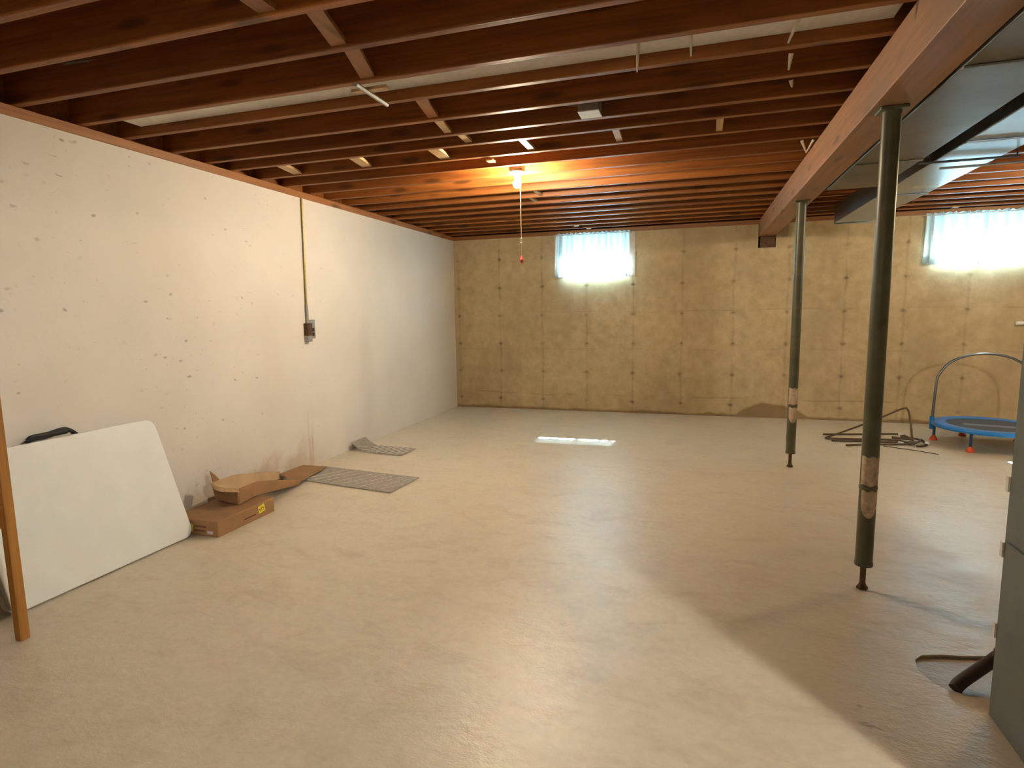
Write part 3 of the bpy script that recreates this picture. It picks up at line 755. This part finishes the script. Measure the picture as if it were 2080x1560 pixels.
part('end_wall', quadstrip([[bot_l[0], bot_r[0]], [top_l[0]+Vector((0,-.01,0)), top_r[0]+Vector((0,-.01,0))]]), 'card', e)
fl = []
for i in range(7):
    t = i/6; base = lerp(top_l[0], top_r[0], t) + Vector((0,-.01,0))
    ext = 0.012 + 0.060*math.sin(math.pi*min(1, 0.10+0.88*t))
    fl.append([base, base+Vector((0.01,-ext*0.6,0.004)), base+Vector((0.03,-ext,-0.016))])
part('curled_flap', quadstrip(fl), 'card_in', e)
part('corner_flap', quadstrip([[top_l[0], top_l[1]], [top_l[0]+Vector((-.03,0.01,0.075)), top_l[1]+Vector((-.035,0,0.03))]]), 'card', e)
rows = []
for i in range(8):
    t = i/7
    a = Vector((lerp(0.050, 0.030, t), lerp(-3.95, -3.56, t), 0.060 - 0.012*t)) ; b = Vector((lerp(0.300, 0.215, t), lerp(-4.03, -3.53, t), 0.026-0.004*t))
    if i == 7: a = a + Vector((0.05,-0.03,-0.004))
    rows.append([lerp(a, b, k/4) for k in range(5)])
part('end_flap', quadstrip(rows), 'card', e)

# ------------------------------------------------------------------ ribbed mats
def floor_mat_obj(name, cs, label, curl=0.0, nl=16):
    """cs: four floor corners a,b (wall end) c,d (room end), ordered around"""
    a, b, c, d = [Vector((*p, 0.0)) for p in cs]
    e = thing(name, label, 'mat', 'ribbed grey mats by the white wall', tuple((a+c)/2))
    def P(u, v, h=0.0):
        p = lerp(lerp(a, d, u), lerp(b, c, u), v)
        z = 0.010 + h
        if curl and u < 0.26:
            z += curl*(1-u/0.26)**1.5
        return Vector((p.x, p.y, z))
    rows = [[P(i/24, k/4) for k in range(5)] for i in range(25)]
    part('mat_body', quadstrip(rows, 0.006), 'mat', e)
    for q in range(nl):
        u0 = 0.10 + (q/nl)*0.88
        v0, v1 = 0.06, 0.94
        pts = []
        for s in range(7):
            t = s/6; u = u0 + 0.20*t
            if u < 0.99: pts.append(P(u, lerp(v0, v1, t), 0.0015))
        if len(pts) > 1:
            bm = B(); tube(bm, pts, 0.004, 5); part('rib', bm, 'matrib', e)
    return e
floor_mat_obj('ribbed_mat', ((0.13,-3.87),(0.115,-3.46),(1.155,-3.575),(1.118,-4.00)), 'large grey ribbed mat on the floor beside the open carton', 0.0, 9)
floor_mat_obj('ribbed_mat', ((0.045,-2.86),(0.045,-2.60),(0.64,-2.62),(0.635,-2.925)), 'small crumpled grey mat curling up against the white wall', 0.085, 9)

# ------------------------------------------------------------------ outlet and conduit on the white wall
e = thing('conduit_outlet', 'outlet box fed by a thin vertical conduit on the white wall', 'outlet', None, (0.0,-3.40,1.25))
bm = B(); tube(bm, [(0.012,-3.39,H-.002),(0.012,-3.40,1.9),(0.012,-3.41,1.46)], 0.009, 8); part('conduit', bm, 'brass', e, smooth=True)
bm = B(); tube(bm, [(0.014,-3.41,1.47),(0.014,-3.41,1.30)], 0.013, 10); part('connector', bm, 'steel', e, smooth=True)
bm = B(); box(bm, 0.0005, 0.045, -3.452, -3.385, 1.195, 1.305); part('outlet_box', bm, 'rust', e, bevel=0.004)
bm = B(); box(bm, 0.0005, 0.042, -3.450, -3.388, 1.140, 1.194); part('lower_box', bm, 'steel', e, bevel=0.003)
pl = None
bm = B(); box(bm, 0.0005, 0.012, -3.366, -3.300, 1.165, 1.335); pl = part('cover_plate', bm, 'steel', e, bevel=0.003)
for z in (1.205, 1.245):
    bm = B(); lathe(bm, [(0.018,0),(0.018,0.002),(0.001,0.002)], (0,0,0), 14)
    for v in bm.verts: v.co = Vector((0.0122+v.co.z, -3.333+v.co.x, z+v.co.y))
    part('socket', bm, 'dark' if z < 1.22 else 'dark', e)

# ------------------------------------------------------------------ wooden shelf at the left edge
e = thing('wooden_shelf', 'rough wooden shelf unit with a knotty upright at the left edge', 'shelf', None, (0.58,-6.24,0))
for x0, x1, y0, y1 in ((0.563,0.601,-6.256,-6.218),(0.05,0.088,-6.256,-6.218),(0.560,0.600,-7.90,-7.81),(0.05,0.09,-7.90,-7.81)):
    bm = B(); box(bm, x0, x1, y0, y1, 0.0, 1.95); part('upright', bm, 'stud', e, bevel=0.003)
for z in (0.50, 1.10, 1.75):
    for x0, x1 in ((0.520,0.559),(0.091,0.13)):
        bm = B(); box(bm, x0, x1, -7.90, -6.20, z, z+.089); part('shelf_rail', bm, 'stud', e, bevel=0.003)
    for k in range(4):
        bm = B(); box(bm, 0.055+.135*k, 0.055+.135*k+.13, -7.895, -6.215, z+.0895, z+.108); part('shelf_board', bm, 'stud', e)
def crate(name, x0, x1, y0, y1, z0, z1, mat, label, cat, lid, band):
    e = thing(name, label, cat, None, ((x0+x1)/2,(y0+y1)/2,z0))
    bm = B(); vv = box(bm, x0, x1, y0, y1, z0, z1)
    for v in vv[:4]: v.co.x = (x0+x1)/2+(v.co.x-(x0+x1)/2)*.9; v.co.y = (y0+y1)/2+(v.co.y-(y0+y1)/2)*.9
    part('bin_body', bm, mat, e, bevel=0.012)
    bm = B(); box(bm, x0-.012, x1+.012, y0-.012, y1+.012, z1, z1+.022); part('lid', bm, lid, e, bevel=0.008)
    bm = B(); box(bm, x1-.03, x1+.004, (y0+y1)/2-.05, (y0+y1)/2+.05, z1-.05, z1-.02); part('grip', bm, band, e, bevel=0.004)
crate('storage_bin', 0.14, 0.51, -6.95, -6.33, 0.22, 0.42, 'navy', 'dark navy storage bin with white lid inside the wooden shelf', 'bin', 'white', 'navy')
crate('wooden_crate', 0.14, 0.50, -7.0, -6.33, 0.0, 0.19, 'redbrown', 'red-brown crate on the floor under the wooden shelf', 'crate', 'redbrown', 'stud')

# ------------------------------------------------------------------ trampoline
TC = Vector((6.13, -1.11, 0.0)); TR = 0.457; TZ = 0.205
e = thing('mini_trampoline', 'blue mini trampoline with arched handlebar and orange feet', 'trampoline', None, tuple(TC))
def ring(bm, prof, seg=72):
    rows = []
    for k in range(seg):
        a = 2*math.pi*k/seg
        rows.append([bm.verts.new((TC.x+r*math.cos(a), TC.y+r*math.sin(a), z)) for r, z in prof])
    for k in range(seg):
        a, b = rows[k], rows[(k+1) % seg]
        for i in range(len(prof)): bm.faces.new([a[i], b[i], b[(i+1) % len(prof)], a[(i+1) % len(prof)]])
bm = B(); ring(bm, [(TR+.012,TZ-.030),(TR+.018,TZ-.012),(TR+.010,TZ+.006),(TR-.03,TZ+.012),(TR-.10,TZ+.004),(TR-.10,TZ-.002),(TR-.02,TZ-.004),(TR-.005,TZ-.030)]); part('rim_pad', bm, 'blue', e, smooth=True)
bm = B(); lathe(bm, [(TR-.085,TZ-.006),(TR-.085,TZ-.002),(0.001,TZ-.006)], (TC.x,TC.y,0), 60); part('jump_mat', bm, 'jump', e)
bm = B(); box(bm, -0.20, 0.20, -0.05, 0.05, 0, 0.0015, Matrix.Translation((TC.x-.02, TC.y-.02, TZ-.004)) @ Matrix.Rotation(math.radians(-14), 4, 'Z')); part('mat_print', bm, 'jump2', e)
bm = B(); tube(bm, [(TC.x+(TR-.012)*math.cos(2*math.pi*k/48), TC.y+(TR-.012)*math.sin(2*math.pi*k/48), TZ-.022) for k in range(48)], 0.0125, 8, closed=True); part('frame_ring', bm, 'bluepipe', e, smooth=True)
for ang in (158, 98, 38, -22, -80, 230):
    a = math.radians(ang); px, py = TC.x+(TR-.012)*math.cos(a), TC.y+(TR-.012)*math.sin(a)
    bm = B(); tube(bm, [(px,py,TZ-.02),(px,py,0.035)], 0.0125, 10); lg = part('leg', bm, 'bluepipe', e, smooth=True)
    bm = B(); lathe(bm, [(0.034,0.0005),(0.036,0.008),(0.026,0.03),(0.016,0.045),(0.0135,0.052)], (px,py,0), 16); place_ft = obj('foot', bm, 'orange', smooth=True); place_ft.parent = lg
    place_ft.matrix_parent_inverse = Matrix.Translation(e.location)
    place_ft.matrix_parent_inverse = lg.matrix_parent_inverse.inverted() @ Matrix.Identity(4) if False else Matrix.Identity(4)
a0 = math.radians(158); hx, hy = TC.x+(TR+.012)*math.cos(a0), TC.y+(TR+.012)*math.sin(a0)
hx2 = 2*6.115-hx
arch = [(hx,hy,0.125),(hx+.004,hy,0.35),(hx+.012,hy,0.55),(hx+.020,hy,0.655)]
for k in range(0, 13):
    t = math.pi*(0.90 - 0.80*k/12)
    arch.append((6.115+0.385*math.cos(t), hy, 0.615+0.28*math.sin(t)**0.85))
arch += [(hx2-.020,hy,0.655),(hx2-.012,hy,0.55),(hx2-.004,hy,0.35),(hx2,hy,0.125)]
bm = B(); tube(bm, arch, 0.0125, 10); part('handlebar', bm, 'chrome', e, smooth=True)
for xx in (hx, hx2):
    bm = B(); tube(bm, [(xx,hy,0.115),(xx,hy,0.245)], 0.021, 12); part('handle_sleeve', bm, 'blue', e, smooth=True)
# ------------------------------------------------------------------ pile of bent tubing
e = thing('metal_tube_frame', 'collapsed frame of thin brown metal tubes lying on the floor', 'metal frame', None, (5.05,-1.1,0))
R_ = 0.010
def rod(pts, r=R_, sub=5):
    bm = B(); tube(bm, smooth_path(pts, sub), r, 8); part('bent_tube', bm, 'rod', e, smooth=True)
rod([(4.690,-0.965,0.012),(5.0,-0.90,0.014),(5.40,-0.80,0.016),(5.47,-0.83,0.016),(5.49,-0.93,0.016)])
rod([(4.672,-1.17,0.014),(4.95,-1.03,0.10),(5.25,-0.93,0.22),(5.44,-0.88,0.305),(5.485,-0.90,0.30),(5.49,-0.98,0.20),(5.492,-1.06,0.03)])
rod([(4.672,-1.18,0.014),(4.95,-1.16,0.014),(5.25,-1.11,0.014),(5.36,-1.13,0.014),(5.43,-1.26,0.014)])
rod([(4.71,-1.27,0.012),(5.0,-1.24,0.012),(5.3,-1.20,0.012),(5.5,-1.16,0.012)])
rod([(4.80,-1.47,0.012),(5.05,-1.38,0.012),(5.32,-1.30,0.012),(5.45,-1.27,0.016)])
rod([(5.40,-1.02,0.035),(5.47,-1.08,0.035),(5.53,-1.16,0.035),(5.46,-1.28,0.03),(5.39,-1.33,0.02)])
rod([(5.31,-1.06,0.03),(5.40,-1.10,0.03),(5.48,-1.14,0.03)], 0.012)
rod([(5.44,-1.36,0.013),(5.50,-1.33,0.013),(5.56,-1.25,0.013),(5.55,-1.12,0.03)], 0.012)
rod([(5.14,-1.41,0.008),(5.35,-1.53,0.008),(5.52,-1.66,0.008)], 0.004)
for i, (x, y, z, rz, l) in enumerate(((5.555,-1.27,0.03,1.1,.11),(5.43,-0.95,0.05,2.1,.07),(5.33,-1.27,0.02,0.4,.05))):
    bm = B(); box(bm, -l/2, l/2, -.012, .012, -.012, .012, Matrix.Translation((x,y,z)) @ Matrix.Rotation(rz,4,'Z') @ Matrix.Rotation(.25,4,'Y')); part('plastic_joint', bm, 'white', e, bevel=0.004)
# white pipe stub on the back wall at the right edge
bm = B(); tube(bm, [(6.735,-0.03,1.172),(7.6,-0.03,1.172)], 0.017, 12); tube(bm, [(6.731,-0.03,1.172),(6.79,-0.03,1.172)], 0.021, 12); tube(bm, [(7.3,-0.03,1.172),(7.3,0.0,1.172)], .012, 8)
tag(obj('white_pipe', bm, 'white', smooth=True), 'white pipe end on the bare wall above the trampoline', 'pipe')
